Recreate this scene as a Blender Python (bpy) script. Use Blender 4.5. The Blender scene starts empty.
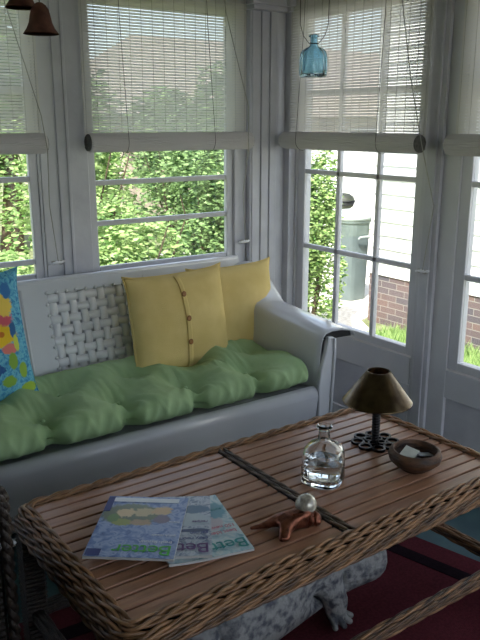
import bpy, bmesh, math, random
import numpy as np
from mathutils import Vector, Matrix
random.seed(7)
S = bpy.context.scene
COL = S.collection
PI = math.pi

# ------------------------------------------------------------------ camera, sky, sun, exposure
cd = bpy.data.cameras.new('camera'); cam = bpy.data.objects.new('camera', cd); COL.objects.link(cam)
yaw, pitch, roll = math.radians(35.279), math.radians(14.870), math.radians(0.06)
fw = Vector((math.sin(yaw)*math.cos(pitch), math.cos(yaw)*math.cos(pitch), -math.sin(pitch)))
rt = fw.cross(Vector((0, 0, 1))).normalized(); up = rt.cross(fw)
r2 = rt*math.cos(roll) + up*math.sin(roll); u2 = -rt*math.sin(roll) + up*math.cos(roll)
M = Matrix((r2, u2, -fw)).transposed().to_4x4(); M.translation = (0, 0, 1.42)
cam.matrix_world = M
cd.sensor_fit = 'VERTICAL'; cd.sensor_height = 36.0; cd.lens = 737.9*36/640
cd.clip_start = 0.05; cd.clip_end = 300
S.camera = cam
W = bpy.data.worlds.new('world'); S.world = W; W.use_nodes = True
wn = W.node_tree; wn.nodes.clear()
sky = wn.nodes.new('ShaderNodeTexSky'); sky.sky_type = 'NISHITA'; sky.sun_disc = False
sky.sun_elevation = math.radians(56); sky.sun_rotation = math.radians(215); sky.dust_density = 3.0; sky.ozone_density = 1.2
bg = wn.nodes.new('ShaderNodeBackground'); bg.inputs[1].default_value = 0.62
wo = wn.nodes.new('ShaderNodeOutputWorld')
hz = wn.nodes.new('ShaderNodeMix'); hz.data_type = 'RGBA'; hz.inputs['Factor'].default_value = .55; hz.inputs['B'].default_value = (1.75, 1.68, 1.62, 1)
wn.links.new(sky.outputs[0], hz.inputs['A']); wn.links.new(hz.outputs['Result'], bg.inputs[0]); wn.links.new(bg.outputs[0], wo.inputs[0])
sl = bpy.data.lights.new('sun', 'SUN'); sl.energy = 8.5; sl.angle = math.radians(0.6); sl.color = (1, .95, .87)
so = bpy.data.objects.new('sun', sl); COL.objects.link(so)
sd = Vector((0.52, 0.36, -0.95)).normalized()            # towards the garden, away from the porch glass
so.rotation_euler = sd.to_track_quat('-Z', 'Y').to_euler()
S.view_settings.view_transform = 'Standard'; S.view_settings.look = 'None'
S.view_settings.gamma = 1; S.view_settings.use_curve_mapping = False
S.view_settings.exposure = 0.58

# ------------------------------------------------------------------ materials
def lin(c):
    return tuple(((x/255)/12.92 if x/255 <= .04045 else ((x/255+.055)/1.055)**2.4) for x in c) + (1,)
MATS = {}
def mat(name, c1, c2=None, scale=20, rough=.6, metal=0, bump=0, bscale=None, spec=.5, stretch=(1, 1, 1), coat=0, trans=0, ior=1.45, detail=4, lo=.35, hi=.65, coord='Object'):
    if name in MATS: return MATS[name]
    m = bpy.data.materials.new(name); m.use_nodes = True; n = m.node_tree.nodes; l = m.node_tree.links
    p = n['Principled BSDF']; MATS[name] = m
    p.inputs['Roughness'].default_value = rough; p.inputs['Metallic'].default_value = metal
    p.inputs['Specular IOR Level'].default_value = spec; p.inputs['Coat Weight'].default_value = coat
    p.inputs['Transmission Weight'].default_value = trans; p.inputs['IOR'].default_value = ior
    c1 = lin(c1); c2 = lin(c2) if c2 else tuple(x*.85 for x in c1[:3]) + (1,)
    tc = n.new('ShaderNodeTexCoord'); mp = n.new('ShaderNodeMapping'); mp.inputs['Scale'].default_value = stretch
    l.new(tc.outputs[coord], mp.inputs[0])
    nz = n.new('ShaderNodeTexNoise'); nz.inputs['Scale'].default_value = scale; nz.inputs['Detail'].default_value = detail
    l.new(mp.outputs[0], nz.inputs['Vector'])
    cr = n.new('ShaderNodeValToRGB'); cr.color_ramp.elements[0].position = lo; cr.color_ramp.elements[1].position = hi
    cr.color_ramp.elements[0].color = c2; cr.color_ramp.elements[1].color = c1
    l.new(nz.outputs['Fac'], cr.inputs[0]); l.new(cr.outputs[0], p.inputs['Base Color'])
    if bump:
        nb = n.new('ShaderNodeTexNoise'); nb.inputs['Scale'].default_value = bscale or scale*3
        l.new(mp.outputs[0], nb.inputs['Vector'])
        bp = n.new('ShaderNodeBump'); bp.inputs['Strength'].default_value = bump; bp.inputs['Distance'].default_value = .01
        l.new(nb.outputs['Fac'], bp.inputs['Height']); l.new(bp.outputs[0], p.inputs['Normal'])
    return m

paint = mat('white_paint', (212, 212, 216), (202, 202, 208), 3, .42, bump=.05, bscale=40)
paint_old = mat('aged_white_paint', (206, 206, 212), (192, 192, 200), 6, .5, bump=.12, bscale=25)
ceil_m = mat('ceiling_paint', (190, 190, 186), None, 3, .8)
wall_in = mat('inner_wall_paint', (150, 146, 138), None, 3, .8)
weave_m = mat('white_strap', (240, 240, 244), (232, 232, 238), 8, .35, coat=.3)
enamel = mat('white_enamel', (212, 213, 218), (203, 205, 211), 3, .24, coat=.5)
teal_floor = mat('teal_floor_paint', (62, 92, 96), (48, 76, 82), 6, .45, bump=.1)
crimson = mat('crimson_rug', (94, 42, 50), (78, 33, 40), 120, .95, bump=.5, bscale=500, spec=.1)
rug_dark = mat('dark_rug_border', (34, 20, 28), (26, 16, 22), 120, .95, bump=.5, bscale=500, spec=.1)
green_fab = mat('green_cushion_cotton', (164, 190, 144), (152, 180, 132), 8, .6, bump=.15, bscale=300, spec=.2)
yellow_fab = mat('yellow_pillow_cotton', (222, 198, 134), (213, 188, 122), 10, .9, bump=.25, bscale=350, spec=.15)
button_m = mat('wooden_button', (150, 100, 50), None, 60, .5)
wick = mat('brown_wicker', (142, 110, 80), (60, 44, 32), 30, .55, bump=.4, bscale=200, lo=.3, hi=.7)
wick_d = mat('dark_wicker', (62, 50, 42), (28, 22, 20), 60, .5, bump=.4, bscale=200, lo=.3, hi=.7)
metal_br = mat('aged_brass', (104, 88, 66), (76, 62, 46), 30, .26, metal=1)
iron = mat('black_iron', (38, 36, 36), (24, 22, 22), 40, .4, metal=.6)
chrome = mat('brushed_metal', (190, 190, 195), None, 30, .3, metal=1)
bowl_m = mat('dark_carved_wood', (96, 66, 46), (48, 34, 28), 18, .55, bump=.35, bscale=60, stretch=(1, 1, 3))
copper = mat('copper', (152, 96, 76), (92, 54, 42), 50, .33, metal=.9, bump=.3, bscale=80)
terra = mat('terracotta', (104, 64, 52), (76, 46, 38), 25, .8, bump=.15)
stone = mat('speckled_stone', (150, 150, 148), (82, 84, 92), 38, .85, bump=.6, bscale=60, lo=.36, hi=.56)
black_m = mat('matte_black', (30, 30, 32), None, 30, .6)
cordm = mat('cotton_cord', (178, 176, 170), None, 60, .8)
cordw = mat('warp_thread', (176, 174, 168), None, 60, .8)
cordd = mat('dark_cord', (70, 68, 66), None, 60, .8)
card_m = mat('pale_card', (196, 198, 190), (178, 180, 172), 30, .6)
card_b = mat('grey_card', (150, 156, 160), (130, 136, 142), 30, .6)
trunk_m = mat('bark', (96, 80, 62), (60, 50, 40), 30, .9, bump=.5)
bin_m = mat('grey_green_plastic', (108, 120, 120), (96, 108, 108), 6, .5)
grass_m = mat('grass_ground', (186, 194, 130), (120, 140, 80), 9, .95, bump=.8, bscale=60)
gravel_m = mat('pale_gravel', (234, 228, 218), (206, 198, 186), 22, .95, bump=.6, bscale=60)
soil_m = mat('garden_soil', (128, 132, 96), (88, 96, 62), 5, .95, bump=.8, bscale=30)
siding_m = mat('white_siding', (238, 238, 236), (230, 230, 228), 4, .6)
roof_m = mat('brown_shingle', (150, 140, 132), (124, 114, 108), 14, .9, bump=.4)
tan_m = mat('pinkish_wall', (196, 180, 166), (178, 162, 148), 6, .9)
pages = mat('magazine_pages', (206, 206, 204), (180, 180, 180), 200, .7, stretch=(.05, .05, 6))

def nodemat(name):
    m = bpy.data.materials.new(name); m.use_nodes = True; MATS[name] = m
    return m, m.node_tree.nodes, m.node_tree.links, m.node_tree.nodes['Principled BSDF']

def strand_mat(name, c1, c2, rough):
    m, n, l, p = nodemat(name)
    g = n.new('ShaderNodeNewGeometry'); tc = n.new('ShaderNodeTexCoord'); nz = n.new('ShaderNodeTexNoise'); nz.inputs['Scale'].default_value = 28
    l.new(tc.outputs['Object'], nz.inputs['Vector'])
    av = n.new('ShaderNodeMath'); av.operation = 'MULTIPLY_ADD'; av.inputs[1].default_value = .8; l.new(g.outputs['Random Per Island'], av.inputs[0])
    sb = n.new('ShaderNodeMath'); sb.operation = 'MULTIPLY_ADD'; sb.inputs[1].default_value = .9; sb.inputs[2].default_value = -.35; l.new(nz.outputs['Fac'], sb.inputs[0]); l.new(sb.outputs[0], av.inputs[2])
    cr = n.new('ShaderNodeValToRGB'); cr.color_ramp.elements[0].color = lin(c2); cr.color_ramp.elements[1].color = lin(c1)
    l.new(av.outputs[0], cr.inputs[0]); l.new(cr.outputs[0], p.inputs['Base Color']); p.inputs['Roughness'].default_value = rough
    return m
wick = strand_mat('brown_wicker_strands', (158, 116, 80), (42, 28, 20), .40)
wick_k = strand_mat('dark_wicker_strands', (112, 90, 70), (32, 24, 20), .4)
def plank_mat():
    m, n, l, p = nodemat('reddish_slat_wood')
    tc = n.new('ShaderNodeTexCoord'); mp = n.new('ShaderNodeMapping'); mp.inputs['Scale'].default_value = (2, 22, 22)
    nz = n.new('ShaderNodeTexNoise'); nz.inputs['Scale'].default_value = 3.2; nz.inputs['Detail'].default_value = 6
    cr = n.new('ShaderNodeValToRGB')
    cr.color_ramp.elements[0].color = lin((140, 98, 74)); cr.color_ramp.elements[1].color = lin((172, 128, 100))
    cr.color_ramp.elements[0].position = .3; cr.color_ramp.elements[1].position = .7
    l.new(tc.outputs['Object'], mp.inputs[0]); l.new(mp.outputs[0], nz.inputs['Vector']); l.new(nz.outputs['Fac'], cr.inputs[0])
    l.new(cr.outputs[0], p.inputs['Base Color']); p.inputs['Roughness'].default_value = .30
    bp = n.new('ShaderNodeBump'); bp.inputs['Strength'].default_value = .12; bp.inputs['Distance'].default_value = .005
    l.new(nz.outputs['Fac'], bp.inputs['Height']); l.new(bp.outputs[0], p.inputs['Normal'])
    return m
plank_m = plank_mat()

def pane_mat():
    m, n, l, p = nodemat('window_glass')
    out = n['Material Output']; n.remove(p)
    tr = n.new('ShaderNodeBsdfTransparent'); tr.inputs[0].default_value = (.93, .95, .95, 1)
    gl = n.new('ShaderNodeBsdfGlossy'); gl.inputs['Roughness'].default_value = .02
    lw = n.new('ShaderNodeLayerWeight'); lw.inputs['Blend'].default_value = .5
    pw = n.new('ShaderNodeMath'); pw.operation = 'POWER'; pw.inputs[1].default_value = 5; l.new(lw.outputs['Facing'], pw.inputs[0])
    fr = n.new('ShaderNodeMath'); fr.operation = 'MULTIPLY_ADD'; fr.inputs[1].default_value = .9; fr.inputs[2].default_value = .03; l.new(pw.outputs[0], fr.inputs[0])
    mx = n.new('ShaderNodeMixShader'); l.new(fr.outputs[0], mx.inputs[0]); l.new(tr.outputs[0], mx.inputs[1]); l.new(gl.outputs[0], mx.inputs[2])
    l.new(mx.outputs[0], out.inputs[0]); return m
pane_m = pane_mat()

def blind_mat(name, c, tfac, alpha):
    m, n, l, p = nodemat(name)
    out = n['Material Output']; n.remove(p)
    d = n.new('ShaderNodeBsdfDiffuse'); d.inputs[0].default_value = lin(c)
    t = n.new('ShaderNodeBsdfTranslucent'); t.inputs[0].default_value = lin(c)
    mx = n.new('ShaderNodeMixShader'); mx.inputs[0].default_value = tfac
    l.new(d.outputs[0], mx.inputs[1]); l.new(t.outputs[0], mx.inputs[2])
    tr = n.new('ShaderNodeBsdfTransparent'); m2 = n.new('ShaderNodeMixShader'); m2.inputs[0].default_value = alpha
    l.new(tr.outputs[0], m2.inputs[1]); l.new(mx.outputs[0], m2.inputs[2]); l.new(m2.outputs[0], out.inputs[0])
    return m
slat_m = blind_mat('blind_slats', (226, 224, 220), .55, .86)
roll_m = blind_mat('rolled_slats', (216, 212, 214), .15, 1.0)

def leaf_mat(name, c1, c2, tl=.35):
    m, n, l, p = nodemat(name)
    out = n['Material Output']; n.remove(p)
    g = n.new('ShaderNodeNewGeometry'); cr = n.new('ShaderNodeValToRGB')
    cr.color_ramp.elements[0].color = lin(c2); cr.color_ramp.elements[1].color = lin(c1)
    l.new(g.outputs['Random Per Island'], cr.inputs[0])
    d = n.new('ShaderNodeBsdfPrincipled'); d.inputs['Roughness'].default_value = .5; d.inputs['Specular IOR Level'].default_value = .3
    t = n.new('ShaderNodeBsdfTranslucent'); l.new(cr.outputs[0], d.inputs['Base Color']); l.new(cr.outputs[0], t.inputs[0])
    mx = n.new('ShaderNodeMixShader'); mx.inputs[0].default_value = tl
    l.new(d.outputs[0], mx.inputs[1]); l.new(t.outputs[0], mx.inputs[2]); l.new(mx.outputs[0], out.inputs[0]); return m
leaf_a = leaf_mat('fresh_leaves', (188, 212, 140), (72, 112, 48))
leaf_b = leaf_mat('dark_leaves', (150, 180, 116), (44, 76, 40))
leaf_c = leaf_mat('pale_leaves', (214, 222, 186), (120, 156, 96))

def brick_mat():
    m, n, l, p = nodemat('mixed_brick')
    tc = n.new('ShaderNodeTexCoord'); sp = n.new('ShaderNodeSeparateXYZ'); cb = n.new('ShaderNodeCombineXYZ')
    ad = n.new('ShaderNodeMath'); ad.operation = 'ADD'
    l.new(tc.outputs['Object'], sp.inputs[0]); l.new(sp.outputs['X'], ad.inputs[0]); l.new(sp.outputs['Y'], ad.inputs[1])
    l.new(ad.outputs[0], cb.inputs['X']); l.new(sp.outputs['Z'], cb.inputs['Y'])
    b = n.new('ShaderNodeTexBrick'); b.inputs['Scale'].default_value = 1
    b.inputs['Brick Width'].default_value = .21; b.inputs['Row Height'].default_value = .066; b.inputs['Mortar Size'].default_value = .004
    b.inputs['Color1'].default_value = lin((118, 96, 92)); b.inputs['Color2'].default_value = lin((84, 80, 88)); b.inputs['Mortar'].default_value = lin((146, 140, 134))
    l.new(cb.outputs[0], b.inputs['Vector']); l.new(b.outputs['Color'], p.inputs['Base Color']); p.inputs['Roughness'].default_value = .9
    return m
brick_m = brick_mat()

def glass_mat(name, c, ior=1.45, rough=0.0):
    m, n, l, p = nodemat(name)
    p.inputs['Base Color'].default_value = c; p.inputs['Transmission Weight'].default_value = 1; p.inputs['IOR'].default_value = ior
    p.inputs['Roughness'].default_value = rough; return m
clear_glass = glass_mat('clear_glass', (.97, .99, .99, 1))
water_m = glass_mat('water', (.98, 1, 1, 1), 1.33)
blue_glass = glass_mat('blue_glass', (.52, .76, .88, 1), 1.42, .02)

def cover_mat(name, base, blobs, scale):
    """printed magazine cover: patches of ink laid out by noise and cells"""
    m, n, l, p = nodemat(name)
    tc = n.new('ShaderNodeTexCoord')
    nz = n.new('ShaderNodeTexNoise'); nz.inputs['Scale'].default_value = scale; nz.inputs['Detail'].default_value = 5; nz.inputs['Distortion'].default_value = 1.2
    l.new(tc.outputs['Object'], nz.inputs['Vector'])
    cr = n.new('ShaderNodeValToRGB'); e = cr.color_ramp.elements
    while len(e) < len(base): e.new(.5)
    for i, c in enumerate(base):
        e[i].position = .28 + .44*i/(len(base)-1); e[i].color = lin(c)
    l.new(nz.outputs['Fac'], cr.inputs[0]); cur = cr.outputs[0]
    for (cx, cy, rx, ry, col, k) in blobs:
        mp = n.new('ShaderNodeMapping'); mp.vector_type = 'POINT'
        mp.inputs['Scale'].default_value = (1/rx, 1/ry, 0); mp.inputs['Location'].default_value = (-cx/rx, -cy/ry, 0)
        ad = n.new('ShaderNodeVectorMath'); ad.operation = 'ADD'
        n2 = n.new('ShaderNodeTexNoise'); n2.inputs['Scale'].default_value = scale*2
        l.new(tc.outputs['Object'], n2.inputs['Vector']); l.new(tc.outputs['Object'], mp.inputs[0])
        sb = n.new('ShaderNodeVectorMath'); sb.operation = 'SCALE'; sb.inputs['Scale'].default_value = k
        l.new(n2.outputs['Color'], sb.inputs[0]); l.new(mp.outputs[0], ad.inputs[0]); l.new(sb.outputs[0], ad.inputs[1])
        sx = n.new('ShaderNodeVectorMath'); sx.operation = 'SUBTRACT'; sx.inputs[1].default_value = (k*.5, k*.5, k*.5)
        l.new(ad.outputs[0], sx.inputs[0])
        fl = n.new('ShaderNodeVectorMath'); fl.operation = 'MULTIPLY'; fl.inputs[1].default_value = (1, 1, 0)
        l.new(sx.outputs[0], fl.inputs[0])
        ln = n.new('ShaderNodeVectorMath'); ln.operation = 'LENGTH'; l.new(fl.outputs[0], ln.inputs[0])
        lt = n.new('ShaderNodeMapRange'); lt.inputs[1].default_value = .9; lt.inputs[2].default_value = 1.1; lt.inputs[3].default_value = 1; lt.inputs[4].default_value = 0
        l.new(ln.outputs['Value'], lt.inputs[0])
        mx = n.new('ShaderNodeMix'); mx.data_type = 'RGBA'; l.new(lt.outputs[0], mx.inputs['Factor']); l.new(cur, mx.inputs['A']); mx.inputs['B'].default_value = lin(col)
        cur = mx.outputs['Result']
    l.new(cur, p.inputs['Base Color']); p.inputs['Roughness'].default_value = .28
    return m

# ------------------------------------------------------------------ mesh helpers
class MB:
    def __init__(s): s.v = []; s.f = []; s.m = []
    def add(s, vs, fs, mi=0):
        o = len(s.v); s.v += [tuple(v) for v in vs]; s.f += [tuple(i+o for i in f) for f in fs]; s.m += [mi]*len(fs); return s
    def box(s, x0, x1, y0, y1, z0, z1, mi=0, T=None):
        vs = [Vector((x, y, z)) for x in (x0, x1) for y in (y0, y1) for z in (z0, z1)]
        if T: vs = [T @ v for v in vs]
        return s.add(vs, [(0, 1, 3, 2), (4, 6, 7, 5), (0, 4, 5, 1), (2, 3, 7, 6), (0, 2, 6, 4), (1, 5, 7, 3)], mi)
    def tube(s, pts, r, n=8, cap=True, closed=False, mi=0):
        pts = [Vector(p) for p in pts]; N = len(pts)
        rr = r if isinstance(r, (list, tuple)) else [r]*N
        prev = None; rings = []
        for i, p in enumerate(pts):
            a = pts[(i-1) % N] if (i or closed) else p; b = pts[(i+1) % N] if (i < N-1 or closed) else p
            t = (b-a).normalized()
            if prev is None:
                prev = t.orthogonal().normalized() if abs(t.z) > .99 else t.cross(Vector((0, 0, 1))).normalized()
            x = (prev - t*prev.dot(t)).normalized(); prev = x; y = t.cross(x)
            rings.append([p + (x*math.cos(2*PI*k/n) + y*math.sin(2*PI*k/n))*rr[i] for k in range(n)])
        vs = [v for R in rings for v in R]; fs = []
        for i in range(N if closed else N-1):
            j = (i+1) % N
            for k in range(n):
                fs.append((i*n+k, i*n+(k+1) % n, j*n+(k+1) % n, j*n+k))
        if cap and not closed:
            fs.append(tuple(range(n-1, -1, -1))); fs.append(tuple((N-1)*n+k for k in range(n)))
        return s.add(vs, fs, mi)
    def lathe(s, prof, c=(0, 0, 0), n=32, close=False, mi=0, sq=1.0):
        """prof: (r, z) list; sq>1 squares the section"""
        vs = []; N = len(prof)
        for r, z in prof:
            for k in range(n):
                a = 2*PI*k/n; ca, sa = math.cos(a), math.sin(a)
                q = 1.0
                if sq > 1: q = 1/((abs(ca)**(2*sq) + abs(sa)**(2*sq))**(1/(2*sq)))
                vs.append((c[0]+r*q*ca, c[1]+r*q*sa, c[2]+z))
        fs = []
        for i in range(N if close else N-1):
            j = (i+1) % N
            for k in range(n):
                fs.append((i*n+k, i*n+(k+1) % n, j*n+(k+1) % n, j*n+k))
        if not close:
            if prof[0][0] > 1e-5: fs.append(tuple(range(n-1, -1, -1)))
            if prof[-1][0] > 1e-5: fs.append(tuple((N-1)*n+k for k in range(n)))
        return s.add(vs, fs, mi)
    def prism(s, poly, axis, a, b, mi=0):
        """poly of 2D points extruded along axis from a to b"""
        def P(p, t):
            return {0: (t, p[0], p[1]), 1: (p[0], t, p[1]), 2: (p[0], p[1], t)}[axis]
        n = len(poly)
        vs = [P(p, a) for p in poly] + [P(p, b) for p in poly]
        fs = [tuple(range(n)), tuple(range(2*n-1, n-1, -1))] + [(i, i+n, (i+1) % n+n, (i+1) % n) for i in range(n)]
        return s.add(vs, fs, mi)
    def grid(s, F, nu, nv, mi=0, wrapv=False):
        vs = [F(i/nu, j/nv) for i in range(nu+1) for j in range(nv+1 if not wrapv else nv)]
        w = nv if wrapv else nv+1; fs = []
        for i in range(nu):
            for j in range(nv):
                fs.append((i*w+j, (i+1)*w+j, (i+1)*w+(j+1) % w, i*w+(j+1) % w))
        return s.add(vs, fs, mi)
    def build(s, name, m, parent=None, smooth=False, bevel=0, loc=None, solid=0, sub=0, fix=True):
        """verts are world coordinates unless loc is given; linked as ONE object"""
        me = bpy.data.meshes.new(name)
        off = Vector((0, 0, 0))
        if parent is not None: off = OFF[parent.name]
        elif loc is not None: off = Vector(loc)
        me.from_pydata([tuple(Vector(v)-off) for v in s.v], [], s.f)
        for k in (m if isinstance(m, (list, tuple)) else [m]): me.materials.append(k)
        for p, i in zip(me.polygons, s.m): p.material_index = i
        if fix:
            bm = bmesh.new(); bm.from_mesh(me); bmesh.ops.recalc_face_normals(bm, faces=bm.faces); bm.to_mesh(me); bm.free()
        if smooth:
            for p in me.polygons: p.use_smooth = True
        o = bpy.data.objects.new(name, me); COL.objects.link(o)
        if parent is not None: o.parent = parent
        elif loc is not None: o.location = loc
        OFF[o.name] = off
        if solid:
            q = o.modifiers.new('solid', 'SOLIDIFY'); q.thickness = solid; q.offset = 0
        if bevel:
            q = o.modifiers.new('bevel', 'BEVEL'); q.width = bevel; q.segments = 2; q.limit_method = 'ANGLE'; q.angle_limit = math.radians(40)
        if sub:
            q = o.modifiers.new('sub', 'SUBSURF'); q.levels = sub; q.render_levels = sub
        return o
OFF = {}
def tag(o, label=None, cat=None, group=None, kind=None):
    if label: o['label'] = label
    if cat: o['category'] = cat
    if group: o['group'] = group
    if kind: o['kind'] = kind
    return o
def thing(name, loc, label, cat, group=None, kind=None):
    o = bpy.data.objects.new(name, None); COL.objects.link(o); o.location = loc; o.empty_display_size = .05
    OFF[o.name] = Vector(loc); return tag(o, label, cat, group, kind)
def arc(cx, cy, r, a0, a1, n):
    return [(cx+r*math.cos(a0+(a1-a0)*i/n), cy+r*math.sin(a0+(a1-a0)*i/n)) for i in range(n+1)]

# ------------------------------------------------------------------ room shell
XL, YF, ZC = -1.6, -1.4, 2.42
GZ = -.6
MB().box(XL-.12, 2.52, YF-.12, 3.12, -.12, 0).build('floor', teal_floor)['kind'] = 'structure'
MB().box(XL-.12, 2.52, YF-.12, 3.12, ZC, ZC+.1).build('ceiling', ceil_m)['kind'] = 'structure'
b = MB().box(XL-.1, XL, YF-.1, 3.055, 0, ZC); b.build('wall_left', wall_in)['kind'] = 'structure'
fx0, fx1, fz0, fz1 = .1, 2.3, .6, 2.2            # clear window added behind the camera for interior fill light
b = MB().box(XL, 2.455, YF-.1, YF, 0, fz0).box(XL, 2.455, YF-.1, YF, fz1, ZC).box(XL, fx0, YF-.1, YF, fz0, fz1).box(fx1, 2.455, YF-.1, YF, fz0, fz1)
b.build('wall_front', wall_in)['kind'] = 'structure'
r = thing('window_5', ((fx0+fx1)/2, YF, fz0), 'unseen window added behind the camera to brighten the room', 'window', kind='structure')
MB().box(fx0, fx0+.04, YF-.06, YF-.02, fz0, fz1).box(fx1-.04, fx1, YF-.06, YF-.02, fz0, fz1).box(fx0+.04, fx1-.04, YF-.06, YF-.02, fz0, fz0+.05).box(fx0+.04, fx1-.04, YF-.06, YF-.02, fz1-.04, fz1).build('window_frame', paint, r)
MB().box(fx0+.04, fx1-.04, YF-.043, YF-.04, fz0+.05, fz1-.04).build('pane', pane_m, r)
GT = 1.90                                      # top of the glass everywhere
# back wall: sill wall, head, piers between the windows
wins = [(1.33, 2.10, 1.364, 2.048), (.35, 1.118, .39, 1.070), (-.60, .17, -.56, .13), (-1.5, -.78, -1.46, -.82)]
b = MB().box(XL, 2.455, 3.0, 3.055, 0, .745).box(XL, 2.455, 3.0, 3.055, GT+.05, ZC)
edges = [XL] + sorted(sum([[w[0], w[1]] for w in wins], [])) + [2.52]
for i in range(0, len(edges), 2): b.box(edges[i], min(edges[i+1], 2.455), 3.0, 3.055, .745, GT+.05)
tag(b.build('wall_back', paint, bevel=.003), kind='structure')
# right wall is all glazed doors: posts, head, corner
doors = [2.85-i for i in range(0, 4)]          # far glass edge of each door
b = MB().box(2.4, 2.455, YF, 3.0, GT+.09, ZC)
b.box(2.4, 2.455, 2.905, 3.0, 0, GT+.09)
for d in doors: b.box(2.4, 2.455, d-.95, d-.755, 0, GT+.09)
b.box(2.4, 2.455, YF, doors[-1]-.755, 0, GT+.09)
tag(b.build('wall_right', paint, bevel=.004), kind='structure')
# corner pilaster with stepped faces and a small cap
b = MB().box(2.155, 2.40, 2.965, 3.0, 0, ZC).box(2.36, 2.40, 2.915, 2.965, 0, ZC)
for x0, x1, y in ((2.165, 2.215, 2.960), (2.215, 2.262, 2.953), (2.262, 2.305, 2.946), (2.305, 2.36, 2.955)):
    b.box(x0, x1, y, 2.967, 0, 1.93)
for i, (z0, z1, e) in enumerate(((1.93, 1.95, .012), (1.95, 1.985, .03), (1.985, 2.01, .02))):
    b.box(2.15-e, 2.40, 2.925-e, 3.0, z0, z1); b.box(2.345-e, 2.40, 2.90-e, 2.93, z0, z1)
tag(b.build('trim_1', paint_old, bevel=.005), kind='structure')
# moulded strip on the post between the two back windows
b = MB().box(1.190, 1.325, 2.990, 3.0, .745, ZC).box(1.228, 1.242, 2.984, 2.990, .745, ZC)
tag(b.build('trim_2', paint_old, bevel=.003), kind='structure')
b = MB().box(2.085, 2.150, 2.994, 3.0, .745, ZC)
tag(b.build('trim_3', paint_old, bevel=.003), kind='structure')
b = MB().box(XL, 2.15, 2.935, 3.0, .725, .748)
tag(b.build('trim_4', paint, bevel=.006), kind='structure')
for i, d in enumerate(doors[:3]):
    b = MB().box(2.382, 2.4, d-.865, d-.79, 0, ZC).box(2.374, 2.382, d-.845, d-.835, 0, ZC)
    tag(b.build('trim_%d' % (5+i), paint_old, bevel=.003), kind='structure')
tag(MB().box(XL, 2.15, 2.985, 3.0, 0, .12).build('baseboard_back', paint, bevel=.004), kind='structure')

# windows on the back wall
def window(k, w, bars):
    x0, x1, g0, g1 = w
    r = thing('window_%d' % k, ((x0+x1)/2, 3.0, .75), 'white framed window with thin horizontal bars above the glider', 'window', kind='structure')
    b = MB()
    zb, zt = .748, GT+.05
    b.box(x0, g0, 3.010, 3.034, zb, zt).box(g1, g1+.035, 3.008, 3.034, zb, zt).box(g1+.035, x1, 3.003, 3.034, zb, zt)
    b.box(g0, g1, 3.012, 3.034, zb, .803).box(g0, g1, 3.012, 3.034, GT, zt)
    b.build('window_frame', paint, r, bevel=.004)
    for z in bars:
        MB().box(g0, g1, 3.014, 3.036, z-.011, z+.011).build('glazing_bar', paint, r, bevel=.003)
    MB().box(g0, g1, 3.024, 3.027, .803, GT).build('pane', pane_m, r)
window(1, wins[0], (1.171, .994))
window(2, wins[1], (1.20, .855, 1.55))
window(3, wins[2], (1.20, .855, 1.55)); window(4, wins[3], (1.20, .855, 1.55))

# glazed doors on the right wall
def door(k, d):
    y1, y0 = d, d-.715
    r = thing('door_%d' % k, (2.4, (y0+y1)/2, 0), 'white panelled door with a grid of small panes', 'door', kind='structure')
    ya, yb = y0-.04, (y1+.055 if k == 1 else y1+.112)                   # door slab edges
    zt = GT+.09
    b = MB()
    b.box(2.408, 2.45, ya+.002, y0-.0, .43, zt)
    b.box(2.408, 2.45, y1, yb-.002, .43, zt).box(2.408, 2.45, y0, y1, GT, zt).box(2.408, 2.45, y0, y1, .43, .466)
    b.box(2.403, 2.45, ya+.002, yb-.002, .30, .424)          # lock rail
    b.box(2.403, 2.45, ya+.002, ya+.052, .06, .30).box(2.403, 2.45, yb-.055, yb-.002, .06, .30)
    b.box(2.403, 2.45, ya+.002, yb-.002, .004, .06)
    b.build('door_frame', paint, r, bevel=.003)
    MB().box(2.418, 2.44, ya+.05, yb-.05, .05, .31).build('lower_panel', paint_old, r)
    m = MB()
    for y in (y1-.24, y1-.4975): m.box(2.410, 2.434, y-.011, y+.011, .466, GT)
    for z in (.826, 1.195, 1.565): m.box(2.410, 2.4335, y0, y1, z-.011, z+.011)
    m.build('muntin_grid', paint, r, bevel=.003)
    MB().box(2.42, 2.423, y0, y1, .466, GT).build('pane', pane_m, r)
    return r
for i, d in enumerate(doors): door(i+1, d)

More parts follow.
